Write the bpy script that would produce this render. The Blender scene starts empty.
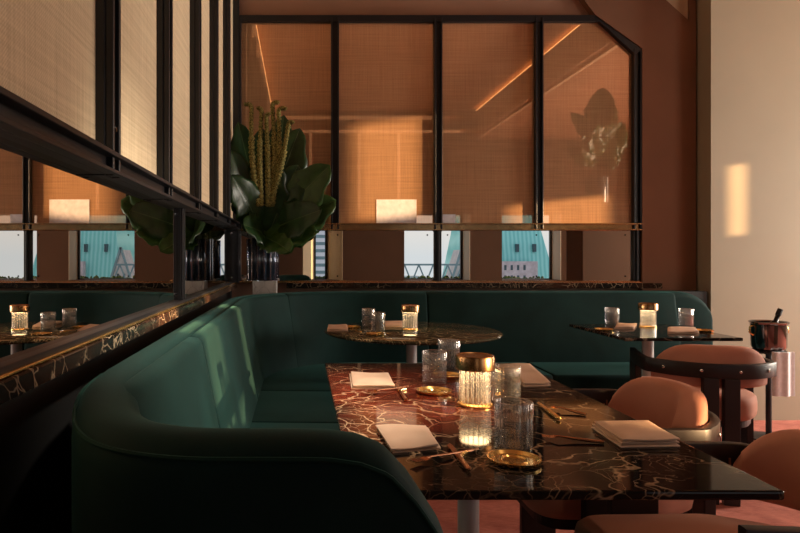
import bpy, bmesh, math, random
from mathutils import Vector, Matrix
random.seed(7)
SC = bpy.context.scene
COL = SC.collection
PI = math.pi

# ------------------------------------------------------------------ camera, world, light, exposure
cam_d = bpy.data.cameras.new('camera'); cam = bpy.data.objects.new('camera', cam_d); COL.objects.link(cam)
cam.location = (0, 0, 1.18); cam.rotation_euler = (PI/2, 0, 0)
cam_d.sensor_width = 36; cam_d.lens = 36*630/800; cam_d.shift_x = 0.125; cam_d.shift_y = -0.012
cam_d.clip_start = 0.02; cam_d.clip_end = 500
SC.camera = cam
SC.view_settings.view_transform = 'Standard'; SC.view_settings.look = 'None'
SC.view_settings.exposure = 0.55; SC.view_settings.gamma = 1.0; SC.view_settings.use_curve_mapping = False

w = bpy.data.worlds.new('sky'); SC.world = w; w.use_nodes = True
nt = w.node_tree; nt.nodes.clear()
wo = nt.nodes.new('ShaderNodeOutputWorld'); wb = nt.nodes.new('ShaderNodeBackground')
tc = nt.nodes.new('ShaderNodeTexCoord'); sp = nt.nodes.new('ShaderNodeSeparateXYZ'); cr = nt.nodes.new('ShaderNodeValToRGB')
nt.links.new(tc.outputs['Generated'], sp.inputs[0]); nt.links.new(sp.outputs[2], cr.inputs[0])
cr.color_ramp.elements[0].position = 0.0; cr.color_ramp.elements[0].color = (.70, .78, .84, 1)
cr.color_ramp.elements[1].position = 0.35; cr.color_ramp.elements[1].color = (.60, .70, .82, 1)
e = cr.color_ramp.elements.new(0.06); e.color = (.86, .84, .80, 1)
nt.links.new(cr.outputs[0], wb.inputs[0]); wb.inputs[1].default_value = 0.78
nt.links.new(wb.outputs[0], wo.inputs[0])

def light(name, kind, loc, energy, color, **kw):
    l = bpy.data.lights.new(name, kind); l.energy = energy; l.color = color
    for k, v in kw.items():
        if k not in ('rot', 'target'): setattr(l, k, v)
    o = bpy.data.objects.new(name, l); COL.objects.link(o); o.location = loc
    if 'rot' in kw: o.rotation_euler = kw['rot']
    if 'target' in kw:
        o.rotation_euler = (Vector(kw['target'])-Vector(loc)).to_track_quat('-Z', 'Y').to_euler()
    return o
SUN_DIR = Vector((-1.0, .45, -.11)).normalized()
sun = light('sun', 'SUN', (14, -2, 4), 9.0, (1.0, .60, .28), angle=math.radians(0.8))
sun.rotation_euler = SUN_DIR.to_track_quat('-Z', 'Y').to_euler()
# soft fill lamps added on the unseen right-hand side of the room
light('window_daylight', 'AREA', (5.97, 1.28, 1.75), 34, (1.0, .89, .77), shape='RECTANGLE', size=1.6, size_y=2.4,
      rot=(PI/2, 0, PI/2))
light('window_daylight', 'AREA', (5.97, 3.92, 1.40), 145, (1.0, .90, .77), shape='RECTANGLE', size=1.05, size_y=1.6,
      rot=(PI/2, 0, PI/2))
light('ceiling_spotlight', 'SPOT', (1.2, 1.5, 3.5), 470, (1.0, .86, .66), spot_size=math.radians(31), spot_blend=.9, shadow_soft_size=.10, target=(-.42, 1.95, .55))  # added spot lifting the left cushions, no fitting known there
light('ceiling_spotlight', 'SPOT', (2.3, .9, 3.5), 26, (1.0, .68, .42), spot_size=math.radians(75), spot_blend=.8, shadow_soft_size=.08, target=(1.5, 2.4, .6))  # another added spot, aimed towards the table side

# ------------------------------------------------------------------ helpers
def newbm(): return bmesh.new()

def finish(name, bm, mat, parent=None, smooth=False, world=True, sharp=35):
    bmesh.ops.recalc_face_normals(bm, faces=bm.faces)
    if parent is not None and world:
        inv = PM(parent).inverted()
        bmesh.ops.transform(bm, matrix=inv, verts=bm.verts)
    me = bpy.data.meshes.new(name); bm.to_mesh(me); bm.free()
    if mat: me.materials.append(mat)
    if smooth:
        me.polygons.foreach_set('use_smooth', [True]*len(me.polygons))
        try: me.set_sharp_from_angle(angle=math.radians(sharp))
        except Exception: pass
    o = bpy.data.objects.new(name, me); COL.objects.link(o)
    if parent is not None: o.parent = parent
    return o

def PM(o):
    m = Matrix.LocRotScale(o.location, o.rotation_euler, o.scale)
    return PM(o.parent) @ m if o.parent else m

def tag(o, label, cat, group=None, kind=None):
    if label: o['label'] = label
    if cat: o['category'] = cat
    if group: o['group'] = group
    if kind: o['kind'] = kind
    return o

def thing(name, label, cat, loc=(0, 0, 0), rz=0, group=None):
    o = bpy.data.objects.new(name, None); COL.objects.link(o); o.empty_display_size = .05
    o.location = loc; o.rotation_euler = (0, 0, rz)
    return tag(o, label, cat, group)

def struct(name, bm, mat, smooth=False):
    o = finish(name, bm, mat, None, smooth); o['kind'] = 'structure'; return o

def dup(root, loc, rz=0, label=None, group=None):
    r = root.copy(); COL.objects.link(r); r.location = loc; r.rotation_euler = (0, 0, rz)
    if label: r['label'] = label
    if group: r['group'] = group
    for ch in list(root.children):
        c = ch.copy(); COL.objects.link(c); c.parent = r
        for g in ch.children:
            d = g.copy(); COL.objects.link(d); d.parent = c
    return r

def box(bm, x0, x1, y0, y1, z0, z1, bev=0, seg=2):
    r = bmesh.ops.create_cube(bm, size=1)
    vs = r['verts']
    for v in vs:
        v.co = Vector((x0+(v.co.x+.5)*(x1-x0), y0+(v.co.y+.5)*(y1-y0), z0+(v.co.z+.5)*(z1-z0)))
    if bev:
        es = list({e for v in vs for e in v.link_edges})
        bmesh.ops.bevel(bm, geom=es, offset=bev, segments=seg, profile=.5, affect='EDGES')

def bar(bm, p, q, wd, th, up=(0, 0, 1), bev=0):
    p, q = Vector(p), Vector(q); d = (q-p); L = d.length; d.normalize()
    s = d.cross(Vector(up)).normalized(); u = s.cross(d)
    r = bmesh.ops.create_cube(bm, size=1); vs = r['verts']
    for v in vs:
        v.co = p + d*((v.co.y+.5)*L) + s*(v.co.x*wd) + u*(v.co.z*th)
    if bev:
        es = list({e for v in vs for e in v.link_edges})
        bmesh.ops.bevel(bm, geom=es, offset=bev, segments=2, profile=.5, affect='EDGES')

def lathe(bm, prof, c=(0, 0, 0), seg=40, rib=0, amp=0, cap=True):
    rings = []
    for (r, z) in prof:
        ring = []
        for i in range(seg):
            a = 2*PI*i/seg
            rr = r*(1+(amp*math.cos(rib*a) if rib else 0))
            ring.append(bm.verts.new((c[0]+rr*math.cos(a), c[1]+rr*math.sin(a), c[2]+z)))
        rings.append(ring)
    for a, b in zip(rings, rings[1:]):
        for i in range(seg):
            bm.faces.new((a[i], a[(i+1) % seg], b[(i+1) % seg], b[i]))
    if cap:
        bm.faces.new(rings[0][::-1]); bm.faces.new(rings[-1])

def tube(bm, pts, rad, seg=10):
    pts = [Vector(p) for p in pts]; rings = []
    n = len(pts)
    if not isinstance(rad, (list, tuple)): rad = [rad]*n
    prev = None
    for i, p in enumerate(pts):
        d = (pts[min(i+1, n-1)]-pts[max(i-1, 0)]).normalized()
        if prev is None:
            a = Vector((0, 0, 1)) if abs(d.z) < .9 else Vector((1, 0, 0))
            s = d.cross(a).normalized()
        else:
            s = (prev - d*prev.dot(d)).normalized()
        prev = s; u = d.cross(s)
        rings.append([bm.verts.new(p + (s*math.cos(2*PI*k/seg)+u*math.sin(2*PI*k/seg))*rad[i]) for k in range(seg)])
    for a, b in zip(rings, rings[1:]):
        for k in range(seg): bm.faces.new((a[k], a[(k+1) % seg], b[(k+1) % seg], b[k]))
    bm.faces.new(rings[0][::-1]); bm.faces.new(rings[-1])

def rprof(corners, n=5):
    """rounded closed polygon from (u, v, radius) corners"""
    out = []; m = len(corners)
    for i in range(m):
        a = Vector(corners[i-1][:2]); b = Vector(corners[i][:2]); c = Vector(corners[(i+1) % m][:2]); r = corners[i][2]
        if r <= 0: out.append(tuple(b)); continue
        d1 = (a-b).normalized(); d2 = (c-b).normalized()
        ang = d1.angle(d2); t = min(r/math.tan(ang/2), (a-b).length*.49, (c-b).length*.49)
        p1 = b+d1*t; p2 = b+d2*t
        for k in range(n+1):
            s = k/n
            out.append(tuple((1-s)**2*p1 + 2*s*(1-s)*b + s*s*p2))
    return out

def sweep(bm, path, prof, caps=.014, hfun=None):
    """path: [(x,y)], inner side to the right; prof: [(u,v)] u inwards, v height"""
    P = [Vector(p) for p in path]; n = len(P); rings = []
    cu = sum(p[0] for p in prof)/len(prof); cv = sum(p[1] for p in prof)/len(prof)
    secs = []
    for i, p in enumerate(P):
        d = (P[min(i+1, n-1)]-P[max(i-1, 0)]).normalized()
        secs.append((p, d, Vector((d.y, -d.x)), 0.0))
    if caps:
        p, d, nn, _ = secs[0]; p2, d2, n2, _ = secs[-1]
        secs = [(p, d, nn, 1.0), (p+d*caps*.3, d, nn, .35), (p+d*caps, d, nn, 0)] + secs[1:-1] + \
               [(p2-d2*caps, d2, n2, 0), (p2-d2*caps*.3, d2, n2, .35), (p2, d2, n2, 1.0)]
    for (p, d, nn, sh) in secs:
        ring = []
        for (u, v) in prof:
            du, dv = u-cu, v-cv; L = math.hypot(du, dv) or 1
            k = sh*caps if caps else 0
            uu, vv = u-du/L*k, v-dv/L*k
            if hfun: vv = hfun(p, vv)
            q = p+nn*uu
            ring.append(bm.verts.new((q.x, q.y, vv)))
        rings.append(ring)
    m = len(prof)
    for a, b in zip(rings, rings[1:]):
        for k in range(m): bm.faces.new((a[k], a[(k+1) % m], b[(k+1) % m], b[k]))
    bm.faces.new(rings[0][::-1]); bm.faces.new(rings[-1])

def prism(bm, poly, axis, a0, a1):
    """extrude polygon; axis 'y' : poly (x,z); axis 'z': poly (x,y)"""
    def P(p, a): return (p[0], a, p[1]) if axis == 'y' else ((p[0], p[1], a) if axis == 'z' else (a, p[0], p[1]))
    A = [bm.verts.new(P(p, a0)) for p in poly]; B = [bm.verts.new(P(p, a1)) for p in poly]
    n = len(poly)
    for i in range(n): bm.faces.new((A[i], A[(i+1) % n], B[(i+1) % n], B[i]))
    bm.faces.new(A[::-1]); bm.faces.new(B)

# ------------------------------------------------------------------ materials
def mat(name):
    m = bpy.data.materials.new(name); m.use_nodes = True; m.node_tree.nodes.clear()
    o = m.node_tree.nodes.new('ShaderNodeOutputMaterial')
    return m, m.node_tree, o
def N(t, typ, **kw):
    n = t.nodes.new(typ)
    for k, v in kw.items():
        if k in n.inputs: n.inputs[k].default_value = v
        else: setattr(n, k, v)
    return n
def L(t, a, b): t.links.new(a, b)
def c4(c): return (c[0], c[1], c[2], 1)
def ramp(t, src, stops):
    r = N(t, 'ShaderNodeValToRGB'); el = r.color_ramp.elements
    el[0].position = stops[0][0]; el[0].color = c4(stops[0][1]); el[1].position = stops[-1][0]; el[1].color = c4(stops[-1][1])
    for p, c in stops[1:-1]:
        e = el.new(p); e.color = c4(c)
    L(t, src, r.inputs[0]); return r.outputs[0]
def noise(t, scale, detail=4, dist=0, rough=.5, vec=None):
    n = N(t, 'ShaderNodeTexNoise'); n.inputs['Scale'].default_value = scale; n.inputs['Detail'].default_value = detail
    n.inputs['Distortion'].default_value = dist; n.inputs['Roughness'].default_value = rough
    if vec is not None: L(t, vec, n.inputs['Vector'])
    return n
def math_n(t, op, a, b=None, clamp=False):
    n = N(t, 'ShaderNodeMath'); n.operation = op; n.use_clamp = clamp
    for i, v in enumerate((a, b)):
        if v is None: continue
        if isinstance(v, (int, float)): n.inputs[i].default_value = v
        else: L(t, v, n.inputs[i])
    return n.outputs[0]
def mixc(t, fac, a, b, blend='MIX'):
    n = N(t, 'ShaderNodeMix'); n.data_type = 'RGBA'; n.blend_type = blend
    for i, v in ((0, fac), (6, a), (7, b)):
        if isinstance(v, (int, float)): n.inputs[i].default_value = v
        elif isinstance(v, tuple): n.inputs[i].default_value = c4(v)
        else: L(t, v, n.inputs[i])
    return n.outputs[2]
def coords(t, kind='Object', scale=(1, 1, 1)):
    tc = N(t, 'ShaderNodeTexCoord'); mp = N(t, 'ShaderNodeMapping'); mp.inputs['Scale'].default_value = scale
    L(t, tc.outputs[kind], mp.inputs[0]); return mp.outputs[0]
def bump(t, h, strength=.3, dist=.002):
    b = N(t, 'ShaderNodeBump'); b.inputs['Strength'].default_value = strength; b.inputs['Distance'].default_value = dist
    L(t, h, b.inputs['Height']); return b.outputs[0]
def principled(t, o, color, rough=.5, metal=0, spec=.5, normal=None, sheen=0, sheen_tint=None, coat=0):
    p = N(t, 'ShaderNodeBsdfPrincipled')
    if isinstance(color, tuple): p.inputs['Base Color'].default_value = c4(color)
    else: L(t, color, p.inputs['Base Color'])
    if isinstance(rough, (int, float)): p.inputs['Roughness'].default_value = rough
    else: L(t, rough, p.inputs['Roughness'])
    p.inputs['Metallic'].default_value = metal; p.inputs['Specular IOR Level'].default_value = spec
    if sheen:
        p.inputs['Sheen Weight'].default_value = sheen; p.inputs['Sheen Roughness'].default_value = .35
        if sheen_tint: p.inputs['Sheen Tint'].default_value = c4(sheen_tint)
    if coat: p.inputs['Coat Weight'].default_value = coat
    if normal is not None: L(t, normal, p.inputs['Normal'])
    L(t, p.outputs[0], o.inputs[0]); return p

def simple(name, color, rough=.5, metal=0, var=.15, nscale=6, spec=.5, bmp=.0):
    m, t, o = mat(name)
    v = coords(t)
    n = noise(t, nscale, 5, vec=v)
    lo = tuple(c*(1-var) for c in color); hi = tuple(min(1, c*(1+var)) for c in color)
    col = ramp(t, n.outputs[0], [(.3, lo), (.7, hi)])
    nm = bump(t, n.outputs[0], bmp, .003) if bmp else None
    principled(t, o, col, rough, metal, spec, nm)
    return m

def velvet(name, dark, light_, sheen, tint, fine=.12):
    m, t, o = mat(name); v = coords(t)
    n = noise(t, 3.2, 5, .6, vec=v)
    col = ramp(t, n.outputs[0], [(.3, dark), (.72, light_)])
    n2 = noise(t, 260, 2, vec=v)
    principled(t, o, col, .75, 0, .15, bump(t, n2.outputs[0], fine, .001), sheen, tint)
    return m
M = {}
M['green_velvet'] = velvet('green_velvet', (.0035, .018, .0175), (.009, .038, .036), .16, (.16, .48, .44))
M['green_piping'] = velvet('green_piping', (.006, .03, .026), (.01, .045, .038), .3, (.1, .4, .3))
M['pink_velvet'] = velvet('pink_velvet', (.50, .215, .15), (.62, .29, .21), .30, (1, .6, .45))
M['pink_piping'] = velvet('pink_piping', (.22, .08, .05), (.28, .11, .07), .1, (1, .6, .45))
M['dark_wood'] = simple('dark_wood', (.016, .007, .006), .45, 0, .3, 9)
M['black_metal'] = simple('black_metal', (.007, .008, .012), .42, .0, .2, 12)
M['bolt_metal'] = simple('bolt_metal', (.02, .02, .024), .25, .8, .2, 12)
M['silver'] = simple('silver_metal', (.7, .66, .62), .25, 1, .1, 12)
M['brown_plaster'] = simple('brown_plaster', (.23, .115, .07), .8, 0, .07, 2.5, .2, .06)
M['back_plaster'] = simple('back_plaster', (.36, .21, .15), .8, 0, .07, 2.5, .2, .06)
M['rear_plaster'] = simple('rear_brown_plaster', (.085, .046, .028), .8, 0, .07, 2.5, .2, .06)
M['beige_plaster'] = simple('beige_plaster', (.40, .345, .255), .6, 0, .05, 1.6, .3, .05)
M['cream_paint'] = simple('cream_paint', (.66, .50, .34), .7, 0, .05, 2)
M['ceiling_paint'] = simple('ceiling_paint', (.40, .22, .13), .8, 0, .06, 2)
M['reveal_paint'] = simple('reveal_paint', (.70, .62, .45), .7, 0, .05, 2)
M['black_panel'] = simple('black_panel', (.006, .006, .007), .55, 0, .2, 6)
M['brass'] = simple('brass', (1.0, .62, .22), .22, .95, .12, 25)
M['dark_brass'] = simple('dark_brass', (.42, .24, .11), .24, 1, .2, 25)
M['copper'] = simple('copper', (.72, .36, .20), .2, 1, .15, 25)
M['white_metal'] = simple('white_lacquer', (.62, .60, .60), .35, 0, .04, 5)
M['steel'] = simple('polished_steel', (.20, .18, .18), .12, 1, .15, 7)
M['black_glass'] = simple('black_bottle_glass', (.01, .01, .012), .12, 0, .2, 7)
M['towel'] = simple('white_towel', (.90, .90, .92), .95, 0, .06, 60, .1, .3)
M['paper'] = simple('white_paper', (.72, .70, .76), .8, 0, .12, 30)  # white of the imitated reflection patches, shared with the tower block
M['leaf_stem'] = simple('leaf_stem', (.05, .09, .02), .5, 0, .2, 20)

def weave_mat(name, ca, cb, mirror=0.0, gl=(.8, .5, .3), axis='X', period=.008):
    m, t, o = mat(name)
    k = 2*PI/period
    tc = N(t, 'ShaderNodeTexCoord'); s = N(t, 'ShaderNodeSeparateXYZ'); L(t, tc.outputs['Object'], s.inputs[0])
    h = s.outputs['Y' if axis == 'Y' else 'X']; z = s.outputs['Z']
    nz = noise(t, 40, 2, vec=tc.outputs['Object'])
    j = math_n(t, 'MULTIPLY', nz.outputs[0], .004)
    a = math_n(t, 'SINE', math_n(t, 'MULTIPLY', math_n(t, 'ADD', h, j), k))
    b = math_n(t, 'SINE', math_n(t, 'MULTIPLY', math_n(t, 'ADD', z, j), k))
    ab = math_n(t, 'MULTIPLY', math_n(t, 'ADD', math_n(t, 'MULTIPLY', a, b), 1), .5)
    # slubs: long thin irregular threads in both directions
    mh = coords(t, 'Object', (3, 3, 160) ); nh = noise(t, 1, 3, vec=mh)
    mv = coords(t, 'Object', (160, 160, 3)); nv = noise(t, 1, 3, vec=mv)
    sl = math_n(t, 'ADD', math_n(t, 'MULTIPLY', nh.outputs[0], .5), math_n(t, 'MULTIPLY', nv.outputs[0], .5))
    f = math_n(t, 'ADD', math_n(t, 'MULTIPLY', ab, .26), math_n(t, 'MULTIPLY', sl, .88), True)
    col = ramp(t, f, [(.30, cb), (.78, ca)])
    d = N(t, 'ShaderNodeBsdfDiffuse'); L(t, col, d.inputs[0]); L(t, bump(t, f, .25, .001), d.inputs['Normal'])
    if mirror:
        g = N(t, 'ShaderNodeBsdfGlossy'); g.inputs[0].default_value = c4(gl); g.inputs['Roughness'].default_value = .015
        mx = N(t, 'ShaderNodeMixShader')
        fac = math_n(t, 'ADD', math_n(t, 'MULTIPLY', f, -.25), mirror+.12, True)
        L(t, fac, mx.inputs[0]); L(t, d.outputs[0], mx.inputs[1]); L(t, g.outputs[0], mx.inputs[2]); L(t, mx.outputs[0], o.inputs[0])
    else: L(t, d.outputs[0], o.inputs[0])
    return m
M['cane'] = weave_mat('woven_cane', (.80, .66, .46), (.48, .37, .24), 0, axis='Y')
M['woven_glass'] = weave_mat('bronze_woven_mirror', (.72, .42, .23), (.46, .26, .15), .50, (.95, .66, .48), axis='X', period=.011)

m, t, o = mat('mirror_glass'); g = N(t, 'ShaderNodeBsdfGlossy'); g.inputs[0].default_value = (.82, .78, .74, 1); g.inputs['Roughness'].default_value = 0.0
L(t, g.outputs[0], o.inputs[0]); M['mirror'] = m

def marble(name, base, red, vein, redpos=None, rough=.06, vs=9, amt=1.0, redamt=1.0, vthick=.035):
    m, t, o = mat(name); v = coords(t)
    nd = noise(t, 2.2, 5, .3, vec=v)
    mixv = N(t, 'ShaderNodeMix'); mixv.data_type = 'RGBA'; mixv.blend_type = 'ADD'; mixv.inputs[0].default_value = .55
    L(t, v, mixv.inputs[6]); L(t, nd.outputs[1], mixv.inputs[7]); vv = mixv.outputs[2]
    vo = N(t, 'ShaderNodeTexVoronoi'); vo.feature = 'DISTANCE_TO_EDGE'; vo.inputs['Scale'].default_value = vs; L(t, vv, vo.inputs['Vector'])
    v1 = math_n(t, 'SUBTRACT', 1, math_n(t, 'DIVIDE', vo.outputs['Distance'], vthick), True)
    vo2 = N(t, 'ShaderNodeTexVoronoi'); vo2.feature = 'DISTANCE_TO_EDGE'; vo2.inputs['Scale'].default_value = vs*2.6; L(t, vv, vo2.inputs['Vector'])
    v2 = math_n(t, 'SUBTRACT', 1, math_n(t, 'DIVIDE', vo2.outputs['Distance'], vthick*1.1), True)
    mk = noise(t, 2.6, 4, .5, vec=v)
    mask = ramp(t, mk.outputs[0], [(.44, (.08,)*3), (.62, (1,)*3)])
    mk2 = noise(t, 5, 4, .5, vec=v)
    mask2 = ramp(t, mk2.outputs[0], [(.45, (0,)*3), (.65, (1,)*3)])
    veins = math_n(t, 'ADD', math_n(t, 'MULTIPLY', v1, mask), math_n(t, 'MULTIPLY', math_n(t, 'MULTIPLY', v2, mask2), .55), True)
    rn = noise(t, 1.7, 4, .4, vec=v)
    if redpos:
        s = N(t, 'ShaderNodeSeparateXYZ'); L(t, v, s.inputs[0])
        dx = math_n(t, 'SUBTRACT', s.outputs[0], redpos[0]); dy = math_n(t, 'SUBTRACT', s.outputs[1], redpos[1])
        rr = math_n(t, 'SQRT', math_n(t, 'ADD', math_n(t, 'MULTIPLY', math_n(t, 'MULTIPLY', dx, dx), redpos[2]), math_n(t, 'MULTIPLY', dy, dy)))
        rr = math_n(t, 'ADD', rr, math_n(t, 'MULTIPLY', math_n(t, 'SUBTRACT', rn.outputs[0], .5), .7))
        rf = ramp(t, rr, [(.28, (1,)*3), (.52, (0,)*3)])
    else: rf = ramp(t, rn.outputs[0], [(.48, (0,)*3), (.62, (redamt,)*3)])
    rc = noise(t, 7, 5, .6, vec=v)
    redc = ramp(t, rc.outputs[0], [(.35, tuple(c*.45 for c in red)), (.7, red)])
    c = mixc(t, rf, base, redc)
    c = mixc(t, math_n(t, 'MULTIPLY', veins, amt), c, vein)
    p = principled(t, o, c, rough, 0, .42)
    p.inputs['IOR'].default_value = 1.27
    return m
M['table_marble'] = marble('table_marble', (.010, .008, .008), (.20, .034, .018), (.60, .42, .26), (-.22, .18, 1.6))  # red stone zone placed to imitate the sunlit part of the tabletop
M['round_marble'] = marble('round_table_marble', (.055, .048, .028), (.14, .09, .045), (.75, .62, .38), vs=12)
M['dark_marble'] = marble('dark_marble', (.010, .009, .009), (.05, .02, .012), (.45, .38, .30), vs=7, rough=.1, amt=.8)
M['ledge_marble'] = marble('ledge_marble', (.012, .010, .009), (.06, .025, .015), (.55, .42, .28), vs=14, rough=.12, amt=.8)
M['white_marble'] = marble('white_marble', (.60, .58, .56), (.5, .48, .46), (.22, .21, .21), vs=9, rough=.3, amt=.7)

def glass_mat(name, tint=(1, 1, 1), refl=1.0, base=.06, frost=0.0):
    m, t, o = mat(name)
    lw = N(t, 'ShaderNodeLayerWeight'); lw.inputs[0].default_value = .45
    tr = N(t, 'ShaderNodeBsdfTransparent'); tr.inputs[0].default_value = c4(tint)
    g = N(t, 'ShaderNodeBsdfGlossy'); g.inputs['Roughness'].default_value = .03; g.inputs[0].default_value = (refl,)*3+(1,)
    f = math_n(t, 'ADD', math_n(t, 'MULTIPLY', math_n(t, 'POWER', lw.outputs['Facing'], 2.2), .75), base, True)
    mx = N(t, 'ShaderNodeMixShader'); L(t, f, mx.inputs[0]); L(t, g.outputs[0], mx.inputs[2])
    if frost:
        tl = N(t, 'ShaderNodeBsdfTranslucent'); df = N(t, 'ShaderNodeBsdfDiffuse'); ad = N(t, 'ShaderNodeMixShader'); ad.inputs[0].default_value = .5
        tl.inputs[0].default_value = (.9, .9, .9, 1); df.inputs[0].default_value = (.9, .9, .9, 1)
        L(t, tl.outputs[0], ad.inputs[1]); L(t, df.outputs[0], ad.inputs[2])
        fm = N(t, 'ShaderNodeMixShader'); fm.inputs[0].default_value = frost
        L(t, tr.outputs[0], fm.inputs[1]); L(t, ad.outputs[0], fm.inputs[2]); L(t, fm.outputs[0], mx.inputs[1])
    else: L(t, tr.outputs[0], mx.inputs[1])
    L(t, mx.outputs[0], o.inputs[0]); return m
M['glass'] = glass_mat('clear_glass', (.93, .94, .95), 1.0, .12, .04)
M['ribbed_glass'] = glass_mat('ribbed_glass', (.96, .94, .9), 1.0, .12, .06)
M['rod'] = glass_mat('rod_glass', (.95, .93, .9), 1.0, .2, .30)
M['water'] = glass_mat('water', (.90, .92, .93), 1.0, .05)

def emit(name, c, s):
    m, t, o = mat(name); e = N(t, 'ShaderNodeEmission'); e.inputs[0].default_value = c4(c); e.inputs[1].default_value = s
    L(t, e.outputs[0], o.inputs[0]); return m
M['lamp_glow'] = emit('lamp_glow', (1, .70, .36), 13)
M['cove_glow'] = emit('cove_glow', (1, .55, .22), 3.0)

m, t, o = mat('napkin_linen'); v = coords(t); n = noise(t, 350, 2, vec=v); n2 = noise(t, 9, 3, vec=v)
principled(t, o, ramp(t, n2.outputs[0], [(.3, (.62, .42, .31)), (.7, (.74, .54, .42))]), .9, 0, .1, bump(t, n.outputs[0], .3, .001)); M['napkin'] = m
m, t, o = mat('red_carpet'); v = coords(t); n = noise(t, 420, 2, vec=v); n2 = noise(t, 5, 5, 1.2, vec=v); n3 = noise(t, 26, 3, .5, vec=coords(t, 'Object', (1, 3, 1)))
cc = ramp(t, math_n(t, 'ADD', math_n(t, 'MULTIPLY', n2.outputs[0], .6), math_n(t, 'MULTIPLY', n3.outputs[0], .4)), [(.35, (.36, .10, .075)), (.65, (.60, .21, .16))])
principled(t, o, cc, .95, 0, .05, bump(t, n.outputs[0], .5, .003), .3, (1, .5, .4)); M['carpet'] = m
def leaf_mat(name, a, b):
    m, t, o = mat(name); v = coords(t, 'Generated'); n = noise(t, 6, 4, .4, vec=v)
    principled(t, o, ramp(t, n.outputs[0], [(.3, a), (.7, b)]), .35, 0, .4, bump(t, n.outputs[0], .4, .004)); return m
M['leaf'] = leaf_mat('dark_leaf', (.008, .026, .008), (.022, .06, .016))
M['leaf2'] = leaf_mat('green_leaf', (.016, .05, .010), (.04, .10, .02))
M['leaf_rib'] = simple('leaf_rib', (.08, .13, .04), .5, 0, .1, 20)
m, t, o = mat('flower_spike'); v = coords(t); n = noise(t, 130, 3, vec=v)
principled(t, o, ramp(t, n.outputs[0], [(.35, (.06, .055, .015)), (.62, (.36, .31, .10))]), .8, 0, .2, bump(t, n.outputs[0], 1, .006)); M['spike'] = m

# ------------------------------------------------------------------ the room
XL, YB = -.505, 4.75
bm = newbm(); box(bm, -.9, 6.1, -1.2, 5.2, -.06, 0); struct('floor', bm, M['carpet'])
bm = newbm(); box(bm, -.9, 2.9, -1.2, 5.2, 3.6, 3.7); struct('ceiling', bm, M['ceiling_paint'])
bm = newbm(); box(bm, 2.94, 6.1, -1.2, 4.74, 3.12, 3.2); struct('ceiling', bm, M['ceiling_paint'])
bm = newbm(); box(bm, 2.9, 2.94, -.9, 4.74, 3.12, 3.6); struct('trim_1', bm, M['cream_paint'])
bm = newbm(); box(bm, -.9, XL-.012, -1.2, 4.76, 0, 3.6); struct('wall_left', bm, M['black_panel'])
# back wall with mirror field
bm = newbm(); box(bm, -.6, 6.1, YB+.012, 5.0, 0, 3.6); struct('wall_back', bm, M['back_plaster'])
# brown pier and haunch in front of the wall plane, with its open cream corner
bm = newbm()
ZT0 = 2.94
prism(bm, [(2.955, 0), (2.955, 3.6), (2.905, 3.6), (2.905, 2.94), (2.70, 3.125), (2.30, 3.6), (1.75, 3.6), (2.20, ZT0+.05), (2.555, 2.735), (2.555, 0)], 'y', 4.70, YB+.011)
struct('trim_2', bm, M['brown_plaster'])
bm = newbm(); prism(bm, [(2.70, 3.125), (2.905, 2.94), (2.905, 3.6), (2.30, 3.6)], 'y', 4.72, 4.735); struct('trim_3', bm, M['cream_paint'])
bm = newbm(); box(bm, 2.968, 6.1, 4.55, YB+.01, 0, 3.12); struct('wall_alcove', bm, M['beige_plaster'])
# right wall: invented openings, shaped to throw the sun patches
RW = [(-.88, -.50, 1.2, 1.76), (-.40, -.12, 1.16, 1.29), (.12, .35, 1.2, 1.76), (.48, 2.08, .55, 2.95), (2.18, 2.455, 2.06, 2.80), (2.70, 3.085, 1.82, 2.06), (3.19, 3.30, 1.65, 2.17), (3.38, 4.46, .55, 2.95)]
bm = newbm(); y = -1.2
for (y0, y1, z0, z1) in RW:
    box(bm, 6.0, 6.12, y, y0, 0, 3.6); box(bm, 6.0, 6.12, y0, y1, 0, z0); box(bm, 6.0, 6.12, y0, y1, z1, 3.6); y = y1
box(bm, 6.0, 6.12, y, 5.0, 0, 3.6)
struct('wall_right', bm, M['beige_plaster'])
bm = newbm(); box(bm, 6.10, 6.115, .46, 2.10, .5, 3.0); o = finish('window_shade', bm, M['cream_paint']); tag(o, 'cream roller shade over the widest right-hand window, outside the photo', 'shade')  # added unseen panels stopping sun through the large openings
bm = newbm(); box(bm, 6.10, 6.115, 3.36, 4.48, .5, 3.0); o = finish('window_shade', bm, M['cream_paint']); tag(o, 'cream roller shade over the right-hand window nearest the beige wall, outside the photo', 'shade')  # window_shade: added unseen panel that only stops the sun at this opening
# rear wall (seen in the mirrors) with window openings: (inner x0,x1, outer x0,x1, z0, z1)
YR0, YR1 = -.9, -1.2
WIN = [(.05, .70, .25, .46, .80, 1.90), (1.72, 2.80, 1.72, 2.75, .80, 1.90), (3.33, 4.30, 3.33, 4.26, .80, 1.90)]
bm = newbm()
xs = -.9
for w_ in WIN:
    a0, a1, b0, b1, z0, z1 = w_
    prism(bm, [(xs, YR0), (a0, YR0), (b0, YR1), (xs if xs < 0 else xs_o, YR1)], 'z', 0, 3.6)
    prism(bm, [(a0, YR0), (a1, YR0), (b1, YR1), (b0, YR1)], 'z', 0, z0)
    prism(bm, [(a0, YR0), (a1, YR0), (b1, YR1), (b0, YR1)], 'z', z1, 3.6)
    xs, xs_o = a1, b1
prism(bm, [(xs, YR0), (6.1, YR0), (6.1, YR1), (xs_o, YR1)], 'z', 0, 3.6)
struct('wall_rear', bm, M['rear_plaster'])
bm = newbm()
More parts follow.
